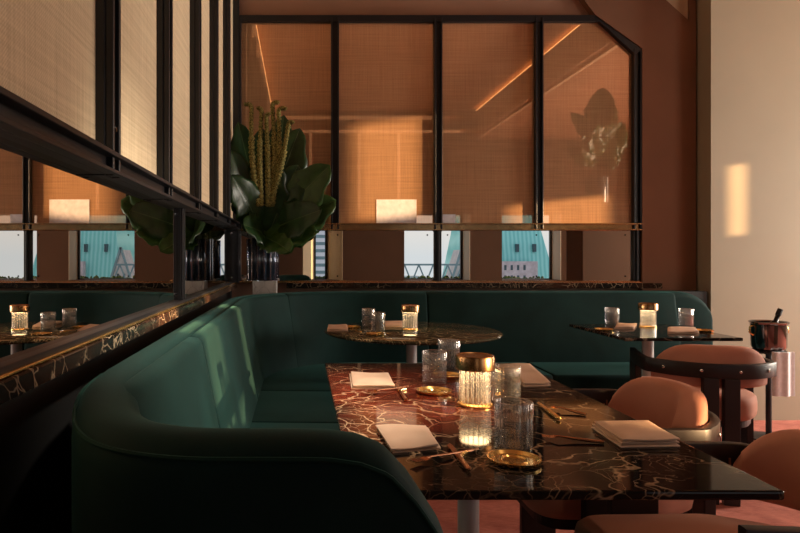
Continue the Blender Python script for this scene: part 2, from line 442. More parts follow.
for (a0, a1, b0, b1, z0, z1) in WIN:                       # pale linings on the splayed right reveals
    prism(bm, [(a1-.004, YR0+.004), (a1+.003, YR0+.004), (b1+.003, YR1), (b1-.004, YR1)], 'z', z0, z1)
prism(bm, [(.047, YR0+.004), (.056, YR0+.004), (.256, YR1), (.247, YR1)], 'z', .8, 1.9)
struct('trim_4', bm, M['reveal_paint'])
for i, (a0, a1, b0, b1, z0, z1) in enumerate(WIN):
    bm = newbm(); f = .018; y0, y1 = YR1+.0, YR1+.04
    box(bm, b0, b0+f, y0, y1, z0, z1); box(bm, b1-f-.02, b1-.002, y0, y1, z0, z1); box(bm, b0, b1-.002, y0, y1, z0, z0+f); box(bm, b0, b1-.002, y0, y1, z1-f, z1)
    struct('window_%d' % (i+1), bm, M['black_metal'])
# cornice bands and battens on the rear wall
bm = newbm(); box(bm, -.5, 2.9, YR0, YR0+.03, 3.44, 3.5); box(bm, -.5, 2.9, YR0, YR0+.025, 3.22, 3.27)
for x in (.15, .95, 1.6, 2.3): box(bm, x, x+.05, YR0, YR0+.02, 1.95, 3.22)
struct('trim_5', bm, M['cream_paint'])
bm = newbm(); box(bm, 2.84, 2.9, -.87, 4.6, 3.15, 3.20); struct('trim_6', bm, M['cream_paint'])
# LED lines in the coves
t_ = thing('cove_light', 'thin warm light line running along the ceiling edge above the cane panels, seen reflected', 'light', (-.44, 1.5, 3.52))
bm = newbm(); box(bm, -.46, -.44, -.8, 4.1, 3.50, 3.52); finish('light_strip', bm, M['cove_glow'], t_)
bm = newbm(); box(bm, -.505, -.44, -.8, 4.1, 3.46, 3.50); finish('cove_lip', bm, M['cream_paint'], t_)
t_ = thing('cove_light', 'long warm light line on the right ceiling drop, seen reflected', 'light', (2.85, 1.5, 3.52))
bm = newbm(); box(bm, 2.875, 2.895, -.8, 4.5, 3.555, 3.57); finish('light_strip', bm, M['cove_glow'], t_)
bm = newbm(); box(bm, 2.86, 2.9, -.8, 4.5, 3.52, 3.55); finish('cove_lip', bm, M['cream_paint'], t_)

# ------------------------------------------------------------------ left wall : cane panels, mirrors, frame
FY = [-.42, .24, .92, 1.58, 2.24, 2.9, 3.52, 4.13]
YC = 4.72
Ys = FY+[YC]
names = ['nearest the camera, cut by the photo edge', 'second from the left edge of the photo', 'third from the left edge of the photo', 'fourth, narrow, towards the corner', 'fifth, very narrow, before the plant', 'last narrow strip before the corner']
for i in range(2, len(Ys)-1):
    bm = newbm(); box(bm, XL-.008, XL+.004, Ys[i]+.02, Ys[i+1]-.02, 1.42, 3.6)
    o = finish('cane_panel', bm, M['cane']); tag(o, 'beige woven cane panel on the left wall, '+names[min(i-2, 5)], 'wall panel', 'cane panels on the left wall')
fr = thing('panel_frame', 'black steel frame holding cane panels and mirrors on the left wall', 'frame', (XL, 2.5, 1.0))
for i, y in enumerate(Ys[2:-1]):
    bm = newbm()
    box(bm, XL-.008, -.478, y-.038, y+.038, 1.38, 3.6, .003)
    box(bm, -.478, -.458, y-.034, y-.018, 1.38, 3.6, .003); box(bm, -.478, -.458, y+.018, y+.034, 1.38, 3.6, .003)
    ob = finish('mullion', bm, M['black_metal'], fr)
    for z in (1.50, 1.85, 2.25, 2.65):
        b2 = newbm(); lathe(b2, [(.010, 0), (.010, .012), (.006, .018)], (0, 0, 0), 10)
        bmesh.ops.transform(b2, matrix=Matrix.Translation((-.478, y, z)) @ Matrix.Rotation(PI/2, 4, 'Y'), verts=b2.verts)
        finish('bolt', b2, M['bolt_metal'], ob)
bm = newbm(); box(bm, XL-.008, -.475, .3, YC, 1.383, 1.437, .003); box(bm, -.476, -.448, .3, YC, 1.425, 1.437, .002); box(bm, -.476, -.448, .3, YC, 1.383, 1.393, .002); finish('rail', bm, M['black_metal'], fr)
bm = newbm(); box(bm, XL-.008, -.480, .3, YC, .985, 1.002, .003); finish('rail', bm, M['black_metal'], fr)
bm = newbm(); box(bm, XL-.008, -.494, 2.61, 2.665, 1.0, 1.385, .002); box(bm, -.494, -.485, 2.612, 2.622, 1.0, 1.385, .002); box(bm, -.494, -.485, 2.653, 2.663, 1.0, 1.385, .002); finish('mullion', bm, M['black_metal'], fr)
bm = newbm(); box(bm, XL-.008, -.455, YC-.02, YC+.02, .985, 3.6, .003); finish('corner_post', bm, M['black_metal'], fr)

def studs(parent, pts, normal):
    for p in pts:
        b = newbm(); lathe(b, [(.006, 0), (.006, .003), (.004, .005)], (0, 0, 0), 10)
        R = Matrix.Rotation(PI/2, 4, 'Y') if normal == 'x' else Matrix.Rotation(PI/2, 4, 'X')
        bmesh.ops.transform(b, matrix=Matrix.Translation(p) @ R, verts=b.verts)
        finish('stud', b, M['bolt_metal'], parent)
for (a, b, lab) in ((.3, 2.61, 'long low mirror on the left wall, reflecting amber panels and table lamps'), (2.665, YC-.02, 'short low mirror on the left wall, beside the corner vase')):
    bm = newbm(); box(bm, XL-.008, XL, a, b, 1.0, 1.385)
    o = finish('wall_mirror', bm, M['mirror']); tag(o, lab, 'mirror')
    studs(o, [(XL, a+.04, 1.03), (XL, a+.04, 1.355), (XL, b-.04, 1.03), (XL, b-.04, 1.355)], 'x')

# ledge on the left wall: marble, with brass strips added to imitate sun glints
ld = thing('wall_ledge', 'narrow dark veined marble ledge with brass strips under the left mirrors', 'ledge', (XL, 2.5, .94))
bm = newbm(); box(bm, XL-.008, -.466, .3, 4.70, .948, .985, .004); finish('marble_slab', bm, M['ledge_marble'], ld)
bm = newbm(); box(bm, XL+.002, XL+.020, .3, 4.70, .9855, .991, .002); finish('brass_strip', bm, M['brass'], ld)
bm = newbm(); box(bm, -.482, -.472, .3, 4.70, .9855, .992, .002); finish('brass_strip', bm, M['brass'], ld)

# ------------------------------------------------------------------ back wall : bronze woven panels, mirrors, frame
FX = [-.47, .262, 1.035, 1.79, 2.525]
ZT = 2.94
lab = ['amber woven glass panel behind the leafy plant', 'amber woven glass panel right of the plant, with the large white paper at its foot',
       'amber woven glass panel in the middle, with the small pale paper at its foot', 'rightmost amber woven glass panel with a cut-off top corner']
for i in range(4):
    bm = newbm(); a, b = FX[i]+.02, FX[i+1]-.02
    if i < 3: box(bm, a, b, YB-.006, YB+.008, 1.42, ZT+.02)
    else: prism(bm, [(a, 1.42), (b, 1.42), (b, 2.735), (2.255, ZT+.02), (a, ZT+.02)], 'y', YB-.006, YB+.008)
    o = finish('woven_glass_panel', bm, M['woven_glass']); tag(o, lab[i], 'wall panel', 'amber woven panels on the back wall')
fb = thing('panel_frame', 'black steel frame holding amber panels and mirrors on the back wall', 'frame', (1, YB, 1.0))
for i, x in enumerate(FX):
    bm = newbm(); z1 = ZT+.03 if i < 4 else 2.74
    box(bm, x-.03, x+.03, YB-.028, YB+.008, 1.38, z1, .003)
    box(bm, x-.03, x-.018, YB-.045, YB-.028, 1.38, z1, .002); box(bm, x+.018, x+.03, YB-.045, YB-.028, 1.38, z1, .002)
    finish('mullion', bm, M['black_metal'], fb)
bm = newbm(); box(bm, -.50, 2.245, YB-.04, YB+.008, ZT, ZT+.05, .003); finish('rail', bm, M['black_metal'], fb)
bm = newbm(); prism(bm, [(2.22, ZT+.05), (2.22, ZT), (2.24, ZT), (2.50, 2.70), (2.555, 2.72), (2.555, 2.74)], 'y', YB-.042, YB+.008); finish('corner_brace', bm, M['black_metal'], fb)
bm = newbm(); box(bm, -.50, 2.555, YB-.03, YB+.008, 1.38, 1.432, .003); box(bm, -.5, 2.555, YB-.05, YB-.03, 1.422, 1.432, .002); box(bm, -.5, 2.555, YB-.05, YB-.03, 1.378, 1.388, .002)
rl = finish('rail', bm, M['dark_brass'], fb); rl['label'] = 'dark bronze middle rail'
bm = newbm(); box(bm, -.50, 2.555, YB-.03, YB+.008, .985, 1.0, .003); finish('rail', bm, M['dark_brass'], fb)
for x in (-.47, 1.035, 2.525):
    bm = newbm(); box(bm, x-.026, x+.026, YB-.03, YB+.008, 1.0, 1.38, .003); box(bm, x-.008, x+.008, YB-.042, YB-.03, 1.0, 1.38, .002); finish('mullion', bm, M['black_metal'], fb)
for (a, b, lb) in ((-.444, 1.009, 'low mirror strip on the back wall right of the plant, reflecting a bridge outside'), (1.061, 2.499, 'low mirror strip on the back wall reflecting a turquoise roof')):
    bm = newbm()
    r = .03; prism(bm, rprof([(a, 1.0, r), (b, 1.0, r), (b, 1.38, r), (a, 1.38, r)], 4), 'y', YB-.006, YB+.008)
    o = finish('wall_mirror', bm, M['mirror']); tag(o, lb, 'mirror')
    studs(o, [(x, YB-.006, z) for x in (a+.05, (a+b)/2, b-.05) for z in (1.035, 1.345)], 'y')
lb = thing('wall_ledge', 'narrow dark marble ledge with a copper lit strip under the back wall mirrors', 'ledge', (1, YB, .94))
bm = newbm(); box(bm, -.1, 2.70, 4.69, YB+.008, .945, .985, .004); finish('marble_slab', bm, M['ledge_marble'], lb)
bm = newbm(); box(bm, -.1, 2.585, 4.70, 4.712, .9855, .993, .002); finish('brass_strip', bm, M['copper'], lb)  # added strip, its copper imitating the sunlit line of the ledge
# thin pale sheets added to imitate bright reflections low on the panels
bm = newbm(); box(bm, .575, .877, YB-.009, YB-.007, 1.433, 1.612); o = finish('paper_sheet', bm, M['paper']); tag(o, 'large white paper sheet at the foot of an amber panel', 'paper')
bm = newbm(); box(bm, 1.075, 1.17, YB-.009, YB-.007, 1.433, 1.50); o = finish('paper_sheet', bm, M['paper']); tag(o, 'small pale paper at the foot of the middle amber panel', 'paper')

# corner shelf behind the banquette
bm = newbm(); prism(bm, [(XL, 3.7), (-.45, 3.7), (-.44, 3.9), (-.30, 4.26), (-.18, 4.38), (.10, 4.56), (.45, 4.58), (.45, 4.75), (XL, 4.75)], 'z', 0, .86)
struct('trim_7', bm, M['black_panel'])
bm = newbm(); box(bm, .45, 2.95, 4.565, 4.70, 0, .93); struct('baseboard_back', bm, M['black_panel'])

# ------------------------------------------------------------------ banquette
bq = thing('banquette', 'long curved dark green velvet banquette along the left and back walls', 'banquette', (-.2, 2.2, 0))
CX, CY, R = .45, 3.65, .90
def arc(c, r, a0, a1, n): return [(c[0]+r*math.cos(math.radians(a0+(a1-a0)*i/n)), c[1]+r*math.sin(math.radians(a0+(a1-a0)*i/n))) for i in range(n+1)]
ARC = arc((CX, CY), R, 180, 90, 18)
def smooth_path(pts, n=6):
    out = []
    for i in range(len(pts)-1):
        p0, p1, p2, p3 = [Vector(pts[max(0, min(len(pts)-1, i+k))]) for k in (-1, 0, 1, 2)]
        for s in range(n):
            u = s/n
            out.append(tuple(.5*((2*p1)+(p2-p0)*u+(2*p0-5*p1+4*p2-p3)*u*u+(3*p1-p0-3*p2+p3)*u**3)))
    out.append(tuple(pts[-1])); return out
wing = smooth_path([(.25, .82), (.21, .82), (.17, .82), (.13, .82), (.09, .82), (.04, .82), (-.05, .82), (-.15, .823), (-.235, .85), (-.30, .90), (-.355, .985), (-.40, 1.11), (-.435, 1.25), (-.45, 1.42)], 4)
HX = [(-9, .937), (.0, .937), (.04, .936), (.08, .930), (.116, .916), (.152, .878), (.19, .82), (.22, .74), (.245, .60), (.251, .40)]
def hmax(x):
    for (x0, h0), (x1, h1) in zip(HX, HX[1:]):
        if x <= x1: return h0+(h1-h0)*max(0, (x-x0)/(x1-x0))
    return .4
def hshell(p, v):
    if p.y > 1.0: return v
    return v*hmax(p.x)/.937
shell = rprof([(0, .0, 0), (0, .937, .055), (.115, .937, .05), (.115, .0, 0)], 7)
back_end = [(2.60, 4.55), (2.66, 4.55), (2.72, 4.55), (2.77, 4.55), (2.82, 4.55), (2.86, 4.55), (2.89, 4.55), (2.91, 4.55)]
def hback(p, v):
    if p.x > 2.6 and p.y > 4: 
        s = min(1, (p.x-2.6)/.315); return v*(.76+.24*math.sqrt(max(0, 1-s*s*s)))
    return hshell(p, v)
outer = wing+[(-.45, y) for y in (1.7, 2.1, 2.6, 3.1, 3.4)]+ARC+[(x, 4.55) for x in (.7, 1.0, 1.4, 1.8, 2.2)]+back_end
bm = newbm(); sweep(bm, outer, shell, .012, hback); finish('back_shell', bm, M['green_velvet'], bq, True, sharp=60)
bm = newbm()
pp = []
for i in range(len(wing)):
    p = Vector(wing[i]); d = (Vector(wing[min(i+1, len(wing)-1)])-Vector(wing[max(i-1, 0)])).normalized(); nn = Vector((d.y, -d.x))
    q = p+nn*.004
    h = hmax(p.x)/.937*.915 if p.y < 1 else .915
    pp.append((q.x, q.y, h))
tube(bm, pp[3:], .0035, 6); finish('piping', bm, M['green_piping'], bq, True)
# back cushions (segments between seams)
cush = rprof([(.10, .43, .01), (.10, .935, .012), (.145, .930, .035), (.245, .43, .03)], 6)
def ysub(a, b, n=6): return [(-.45, a+(b-a)*i/n) for i in range(n+1)]
nA = 9
segs = [ysub(1.10, 1.955, 6), ysub(1.965, 3.185, 8), ysub(3.195, 3.6, 4)+ARC[:nA+1], ARC[nA:]+[(.6, 4.55), (.885, 4.55)],
        [(.895, 4.55), (1.2, 4.55), (1.5, 4.55), (1.88, 4.55), (2.2, 4.55), (2.5, 4.55), (2.62, 4.55)]]
segs[3][0] = (Vector(ARC[nA])+(Vector(ARC[nA+1])-Vector(ARC[nA])).normalized()*.01)[:]
for s_ in segs:
    bm = newbm(); sweep(bm, s_, cush, .012); finish('back_cushion', bm, M['green_velvet'], bq, True, sharp=60)
seat = rprof([(.22, .33, .01), (.20, .46, .03), (.70, .455, .035), (.72, .33, .02)], 6)
ssegs = [ysub(.99, 2.05, 3), ysub(2.06, 2.75, 3), ysub(2.76, 3.40, 3), ysub(3.41, 3.64, 2)+ARC[1:], [(.46, 4.55), (1.2, 4.55), (1.55, 4.55)], [(1.56, 4.55), (2.2, 4.55), (2.66, 4.55)]]
for s_ in ssegs:
    bm = newbm(); sweep(bm, s_, seat, .012); finish('seat_cushion', bm, M['green_velvet'], bq, True, sharp=60)
base = [(.11, 0), (.11, .33), (.63, .33), (.63, 0)]
bm = newbm(); sweep(bm, [(-.45, .99), (-.45, 2), (-.45, 3.6)]+ARC[1:]+[(1.5, 4.55), (2.62, 4.55)], base, 0); finish('plinth', bm, M['black_panel'], bq)

# ------------------------------------------------------------------ tables
TZ = .75
def table_rect(x0, x1, y0, y1, mt, label, px=None, th=.018):
    cx, cy = (x0+x1)/2, (y0+y1)/2
    t_ = thing('dining_table', label, 'table', (cx, cy, 0))
    bm = newbm(); box(bm, x0-cx, x1-cx, y0-cy, y1-cy, TZ-th, TZ, .005, 3); finish('tabletop', bm, mt, t_, world=False)
    pedestal(t_); return t_
def pedestal(t_, r=.031, br=.20):
    bm = newbm(); lathe(bm, [(r, .02), (r, TZ-.03)], seg=28); finish('pedestal', bm, M['white_metal'], t_, True, world=False)
    bm = newbm(); lathe(bm, [(br, 0), (br, .008), (br-.01, .013), (r+.01, .02)], seg=40); finish('base_plate', bm, M['black_metal'], t_, True, world=False)
    bm = newbm(); lathe(bm, [(.13, TZ-.034), (.14, TZ-.0185)], seg=28); finish('mount_plate', bm, M['black_metal'], t_, True, world=False)
table_rect(.10, .892, 1.157, 2.555, M['table_marble'], 'large rectangular dark marble table with red and gold veining in front of the banquette')
table_rect(1.725, 2.355, 3.345, 4.045, M['dark_marble'], 'small square dark marble table at the right, by the beige wall')
t_ = thing('dining_table', 'round veined marble table on a pale pedestal by the banquette corner', 'table', (.655, 3.70, 0))
bm = newbm(); lathe(bm, [(.498, TZ-.02), (.508, TZ-.016), (.512, TZ-.010), (.508, TZ-.003), (.502, TZ)], seg=96); finish('tabletop', bm, M['round_marble'], t_, True, world=False)
pedestal(t_)

# ------------------------------------------------------------------ chairs (front towards local +y, origin on the floor)
def make_chair(label, rz, loc):
    t_ = thing('barrel_chair', label, 'chair', loc, rz, 'pink velvet barrel chairs')
    def arcpath(r, a, n=22, fwd=0, cy=0.0):
        p = [(r*math.sin(math.radians(-a+2*a*i/n)), cy-r*math.cos(math.radians(-a+2*a*i/n))) for i in range(n+1)]
        return p
    # seat
    bm = newbm()
    pr = rprof([(-.245, .285, .09), (.245, .285, .09), (.255, -.10, .16), (.16, -.27, .14), (-.16, -.27, .14), (-.255, -.10, .16)], 6)
    layers = [(.93, .375), (.985, .385), (1.0, .41), (1.0, .45), (.985, .475), (.94, .488), (.6, .494)]
    rings = [[bm.verts.new((x*s, y*s, z)) for x, y in pr] for s, z in layers]
    for a, b in zip(rings, rings[1:]):
        for i in range(len(pr)): bm.faces.new((a[i], a[(i+1) % len(pr)], b[(i+1) % len(pr)], b[i]))
    bm.faces.new(rings[0][::-1]); bm.faces.new(rings[-1])
    finish('seat', bm, M['pink_velvet'], t_, True, world=False, sharp=70)
    bm = newbm(); prism(bm, [(x*.9, y*.9) for x, y in pr], 'z', .34, .376); finish('seat_frame', bm, M['dark_wood'], t_, world=False)
    # backrest pad: inner side faces +y.  sweep path right->left so that inner is to the right of travel
    path = arcpath(.305, 61, 26, cy=-.03)       # from -x to +x around the back : inner (toward centre) is on the left -> reverse
    path = path[::-1]
    # travel direction from +x round the back to -x : centre lies to the right
    pad = rprof([(.0, .545, .03), (.0, .750, .039), (.080, .750, .039), (.080, .545, .03)], 7)
    def hp(p, v):
        a = min(1, abs(p.x)/.272); return .545+(v-.545)*max(.30, math.sqrt(1-a**5))
    bm = newbm(); sweep(bm, path, pad, .03, hp); finish('backrest', bm, M['pink_velvet'], t_, True, world=False, sharp=70)
    for u in (.006, .072):
        bm = newbm(); pts = []
        for (x, y) in path[0:1]:
            n = Vector((-x, -y)).normalized()
            for k in range(9):
                z = .56+(.07)*k/8
                pts.append((x+n.x*u, y+n.y*u, z))
        tube(bm, pts, .003, 6)
        finish('piping', bm, M['pink_piping'], t_, True, world=False)
    # wooden band : U shape round the back, ending over the side legs
    bandp = [(.262, .16), (.270, .06), (.279, -.06)]+[(.322*math.sin(math.radians(a)), -.03-.322*math.cos(math.radians(a))) for a in range(60, -61, -6)]+[(-.279, -.06), (-.270, .06), (-.262, .16)]
    bandp = smooth_path(bandp, 2)
    bm = newbm(); sweep(bm, bandp, rprof([(-.016, .597, .006), (-.016, .668, .006), (.012, .668, .006), (.012, .597, .006)], 2), 0); finish('back_band', bm, M['dark_wood'], t_, True, world=False, sharp=40)
    for x0 in (-.078, .01):
        bm = newbm(); box(bm, x0, x0+.068, -.372, -.332, 0, .60, .004); finish('leg', bm, M['dark_wood'], t_, world=False)
    for s in (-1, 1):
        bm = newbm(); box(bm, s*.266-.016, s*.266+.016, .025, .155, 0, .60, .004); finish('leg', bm, M['dark_wood'], t_, world=False)
    for a in (-42, -14, 14, 42):
        b = newbm(); lathe(b, [(.0075, 0), (.0075, .004), (.004, .006)], seg=12)
        d = Vector((math.sin(math.radians(a)), -math.cos(math.radians(a)), 0))
        mtx = Matrix.Translation(d*.337+Vector((0, -.03, .634))) @ d.to_track_quat('Z', 'Y').to_matrix().to_4x4()
        bmesh.ops.transform(b, matrix=mtx, verts=b.verts)
        finish('bolt', b, M['silver'], t_, world=False)
    return t_
ch = make_chair('pink velvet chair seen from behind at the small table by the beige wall', math.radians(-15), (2.10, 3.35, 0))
dup(ch, (1.005, 2.16, 0), PI/2, 'pink velvet chair at the far half of the large table, its inner back showing')
dup(ch, (1.0, 1.46, 0), PI/2, 'pink velvet chair at the near right of the large table, cut by the photo edge')

# ------------------------------------------------------------------ table things
F, H = 630., .43
def T(px, py):
    z = F*H/(py-257.); return ((px-300.)*z/F, z)
def rnd(v): return round(v, 3)

def make_lamp(label, loc):
    t_ = thing('table_lamp', label, 'lamp', loc, 0, 'ribbed glass table lamps')
    bm = newbm(); lathe(bm, [(.046, 0), (.050, .002), (.050, .006), (.042, .009)], seg=40); finish('base', bm, M['brass'], t_, True, world=False)
    bm = newbm(); lathe(bm, [(.0435, .009), (.0435, .105)], seg=96, rib=24, amp=.03, cap=False)
    finish('glass_body', bm, M['ribbed_glass'], t_, True, world=False, sharp=180)
    bm = newbm(); 
    for k in range(16):
        a = 2*PI*k/16; tube(bm, [(.037*math.cos(a), .037*math.sin(a), .01), (.037*math.cos(a), .037*math.sin(a), .104)], .0022, 5)
    finish('glass_rod_ring', bm, M['rod'], t_, True, world=False)
    bm = newbm(); lathe(bm, [(.054, .104), (.056, .106), (.056, .140), (.054, .145), (.05, .146), (.046, .143)], seg=48); finish('cap', bm, M['dark_brass'], t_, True, world=False)
    bm = newbm(); lathe(bm, [(.040, .1025), (.040, .1038)], seg=32); finish('light_disc', bm, M['lamp_glow'], t_, True, world=False)
    bm = newbm(); lathe(bm, [(.036, .0095), (.036, .011)], seg=32); finish('diffuser', bm, M['dark_brass'], t_, True, world=False)
    return t_
def T3(px, py, dz=0): x, y = T(px, py); return (x, y, TZ+dz)
lampA = make_lamp('brass-capped ribbed glass lamp in the middle of the large table', T3(475, 405))
dup(lampA, T3(410, 329.5), 0, 'small-looking brass-capped ribbed glass lamp on the round table')
dup(lampA, T3(648, 327), 0, 'brass-capped ribbed glass lamp on the small table by the beige wall')
def make_glass(label, loc):
    t_ = thing('tumbler', label, 'glass', loc, 0, 'ribbed water tumblers')
    bm = newbm(); prof = [(.036, 0), (.040, .004), (.0415, .106), (.0405, .108), (.039, .106), (.0375, .010), (.002, .008)]
    lathe(bm, prof, seg=96, rib=28, amp=.022, cap=False); finish('glass_body', bm, M['glass'], t_, True, world=False, sharp=180)
    bm = newbm(); lathe(bm, [(.0365, .0095), (.038, .070)], seg=40); finish('water', bm, M['water'], t_, True, world=False)
    return t_
g0 = make_glass('ribbed water tumbler nearest the camera, by the front brass coaster', T3(513.5, 449))
for (px, py, lb) in ((434.5, 383, 'water tumbler left of the lamp, behind the left brass coaster'), (506, 402, 'water tumbler just right of the lamp on the large table'),
                     (449, 368, 'far tumbler behind the lamp near the back edge of the large table'), (368.5, 326, 'farther of the two tumblers on the round table, by the napkin'), (378, 331, 'nearer of the two tumblers on the round table'),
                     (612, 325, 'tumbler left of the lamp on the small right table'), (686, 326, 'tumbler right of the lamp on the small right table')):
    dup(g0, T3(px, py), 0, lb)

def make_coaster(label, loc):
    bm = newbm(); lathe(bm, [(.045, 0), (.053, .004), (.055, .010), (.052, .010), (.045, .004), (.031, .004), (.029, .007), (.026, .007), (.023, .004), (.004, .0035)], seg=48)
    o = finish('coaster', bm, M['brass'], None, True); o.location = loc; return tag(o, label, 'coaster', 'round brass coasters')
k0 = make_coaster('round brass coaster in front of the nearest tumbler', T3(514, 462))
def dupm(o, loc, label, rz=0, group=None):
    c = o.copy(); COL.objects.link(c); c.location = loc; c.rotation_euler = (0, 0, rz); c['label'] = label
    return c
dupm(k0, T3(434, 393), 'round brass coaster left of the lamp')
dupm(k0, T3(446, 377), 'brass coaster by the far tumbler on the large table')
dupm(k0, T3(352, 327.5+.5)[:2]+(TZ,), 'brass coaster between napkin and tumblers on the round table')
dupm(k0, T3(375, 335), 'brass coaster in front of the tumblers on the round table')
dupm(k0, T3(604, 330.5), 'brass coaster at the left edge of the small right table')
dupm(k0, T3(703, 331.5), 'brass coaster at the right edge of the small right table')

def make_napkin(label, corners, layers=2, z0=TZ+.0005, lt=.0058, seed=1):
    rg = random.Random(seed)
    P = [Vector(T(*c)) for c in corners]   # far-left, far-right, near-right, near-left
    c = sum(P, Vector((0, 0)))/4
    bm = newbm(); n = 14
    for l in range(layers):
        sh = Vector((rg.uniform(-.003, .003), rg.uniform(-.003, .003))); sc = 1-.02*l
        top, bot = [], []
        for j in range(n+1):
            for i in range(n+1):
                u, v = i/n, j/n
                p = (P[0]*(1-u)+P[1]*u)*(1-v)+(P[3]*(1-u)+P[2]*u)*v
                p = c+(p-c)*sc+sh
                ed = min(u, 1-u, v, 1-v); rd = min(1, ed*14)
                wv = .0022*math.sin(5*u+seed+l)*math.sin(4*v+seed*2)
                base_ = z0+l*(lt+.001)
                top.append(bm.verts.new((p.x, p.y, base_+lt*(.35+.65*math.sqrt(rd))+(wv+.0022)*(l+1)/layers)))
                bot.append(bm.verts.new((p.x, p.y, base_+ (0 if l == 0 else (wv+.0022)*l/layers))))
        W = n+1
        for j in range(n):
            for i in range(n):
                a = j*W+i; bm.faces.new((top[a], top[a+1], top[a+W+1], top[a+W])); bm.faces.new((bot[a], bot[a+W], bot[a+W+1], bot[a+1]))
        border = [i for i in range(W)]+[j*W+n for j in range(1, W)]+[n*W+i for i in range(n-1, -1, -1)]+[j*W for j in range(n-1, 0, -1)]
        for a, b in zip(border, border[1:]+border[:1]): bm.faces.new((top[a], bot[a], bot[b], top[b]))
    th = thing('napkin', label, 'napkin', (c.x, c.y, TZ), 0, 'folded linen napkins')
    bmesh.ops.transform(bm, matrix=Matrix.Translation((-c.x, -c.y, -TZ)), verts=bm.verts)
    COL.objects.unlink(th); bpy.data.objects.remove(th)
    o = finish('napkin', bm, M['napkin'], None, True, sharp=50); o.location = (c.x, c.y, TZ)
    return tag(o, label, 'napkin', 'folded linen napkins')
make_napkin('pale folded napkin at the left back place of the large table', [(350, 375), (388, 376), (395, 389), (352, 389)], seed=1)
make_napkin('pale folded napkin nearest the green banquette wing', [(376, 429), (427, 429), (440, 450), (392, 454)], seed=2)
make_napkin('pale folded napkin on the right half of the large table, beside the chairs', [(592, 428), (648, 427), (681, 447), (622, 448)], 3, seed=3)
make_napkin('pale folded napkin at the right back of the large table, behind tumblers', [(497, 367), (530, 366), (551, 386), (524, 387)], seed=4)
make_napkin('small folded napkin at the left edge of the round table', [(328, 326.5), (347, 326.5), (348, 331.5), (327, 331.5)], seed=5)
make_napkin('folded napkin behind the tumblers and lamp of the round table', [(383, 322.8), (404, 322.8), (402, 327.5), (384, 327.5)], seed=6)
make_napkin('folded napkin left of the lamp on the small right table', [(617, 325.2), (637, 325.2), (634, 329), (614, 329)], seed=7)
make_napkin('folded napkin right of the lamp on the small right table', [(668, 329), (696, 329), (700, 334), (668, 334)], seed=8)

def make_fork(label, p, q, m='copper', grp='copper cutlery on the tables'):
    a = Vector(T3(*p)); b = Vector(T3(*q)); c = (a+b)/2; d = b-a; Ln = d.length; rz = math.atan2(d.y, d.x)
    bm = newbm(); h = .004
    pts = [(-Ln/2, 0, h), (-Ln*.3, 0, h+.001), (0, 0, h+.004), (Ln*.22, 0, h+.007), (Ln*.30, 0, h+.006)]
    tube(bm, pts, [.0035, .004, .003, .0022, .003], 8)
    bar(bm, (Ln*.29, 0, h+.006), (Ln*.36, 0, h+.004), .020, .002)
    for k in (-1.5, -.5, .5, 1.5): bar(bm, (Ln*.355, k*.0055, h+.004), (Ln*.5, k*.0055, h+.006), .003, .002)
    o = finish('fork', bm, M[m], None, True); o.location = (c.x, c.y, TZ); o.rotation_euler = (0, 0, rz)
    return tag(o, label, 'fork', grp)
def make_knife(label, p, q, m='copper', grp='copper cutlery on the tables'):
    a = Vector(T3(*p)); b = Vector(T3(*q)); c = (a+b)/2; d = b-a; Ln = d.length; rz = math.atan2(d.y, d.x)
    t_ = thing('knife', label, 'knife', (c.x, c.y, TZ), rz, grp)
    bm = newbm(); bar(bm, (-Ln/2, 0, .006), (0, 0, .006), .012, .008, bev=.003); finish('handle', bm, M[m], t_, world=False)
    bm = newbm(); prism(bm, [(0, -.004), (0, .006), (Ln*.42, .008), (Ln*.5, -.002), (Ln*.4, -.005)], 'z', .005, .0065); finish('blade', bm, M[m], t_, world=False)
    return t_
def make_rest(label, p, ang):
    x, y = T(*p); bm = newbm(); bar(bm, (-.024, 0, .0045), (.024, 0, .0045), .009, .008, bev=.002)
    o = finish('cutlery_rest', bm, M['brass']); o.location = (x, y, TZ); o.rotation_euler = (0, 0, ang); return tag(o, label, 'cutlery rest', 'brass cutlery rests')
make_fork('copper fork beside the napkin nearest the green wing', (478, 451), (413, 466))
make_knife('copper knife with its thick handle towards the camera, in front of the lamp', (469, 473), (449, 446))
make_rest('small copper rest under the fork and knife in front of the lamp', (463, 457), .9)
make_fork('copper fork beside the left back napkin of the large table', (408, 387.5), (368, 396))
make_knife('copper knife beside the left back napkin of the large table', (406, 402), (396, 385))
make_rest('small brass rest by the left back napkin of the large table', (402, 391.5), .9)
make_fork('copper fork left of the right-hand napkin', (604, 444), (542, 440))
make_knife('brass knife behind the nearest tumbler, to its right', (559, 421), (538, 404), 'brass')
make_fork('small fork behind the napkin at the right back of the large table', (586, 416), (552, 410))
make_knife('small knife by the round table napkin', (361, 333), (350, 330.3), 'brass')

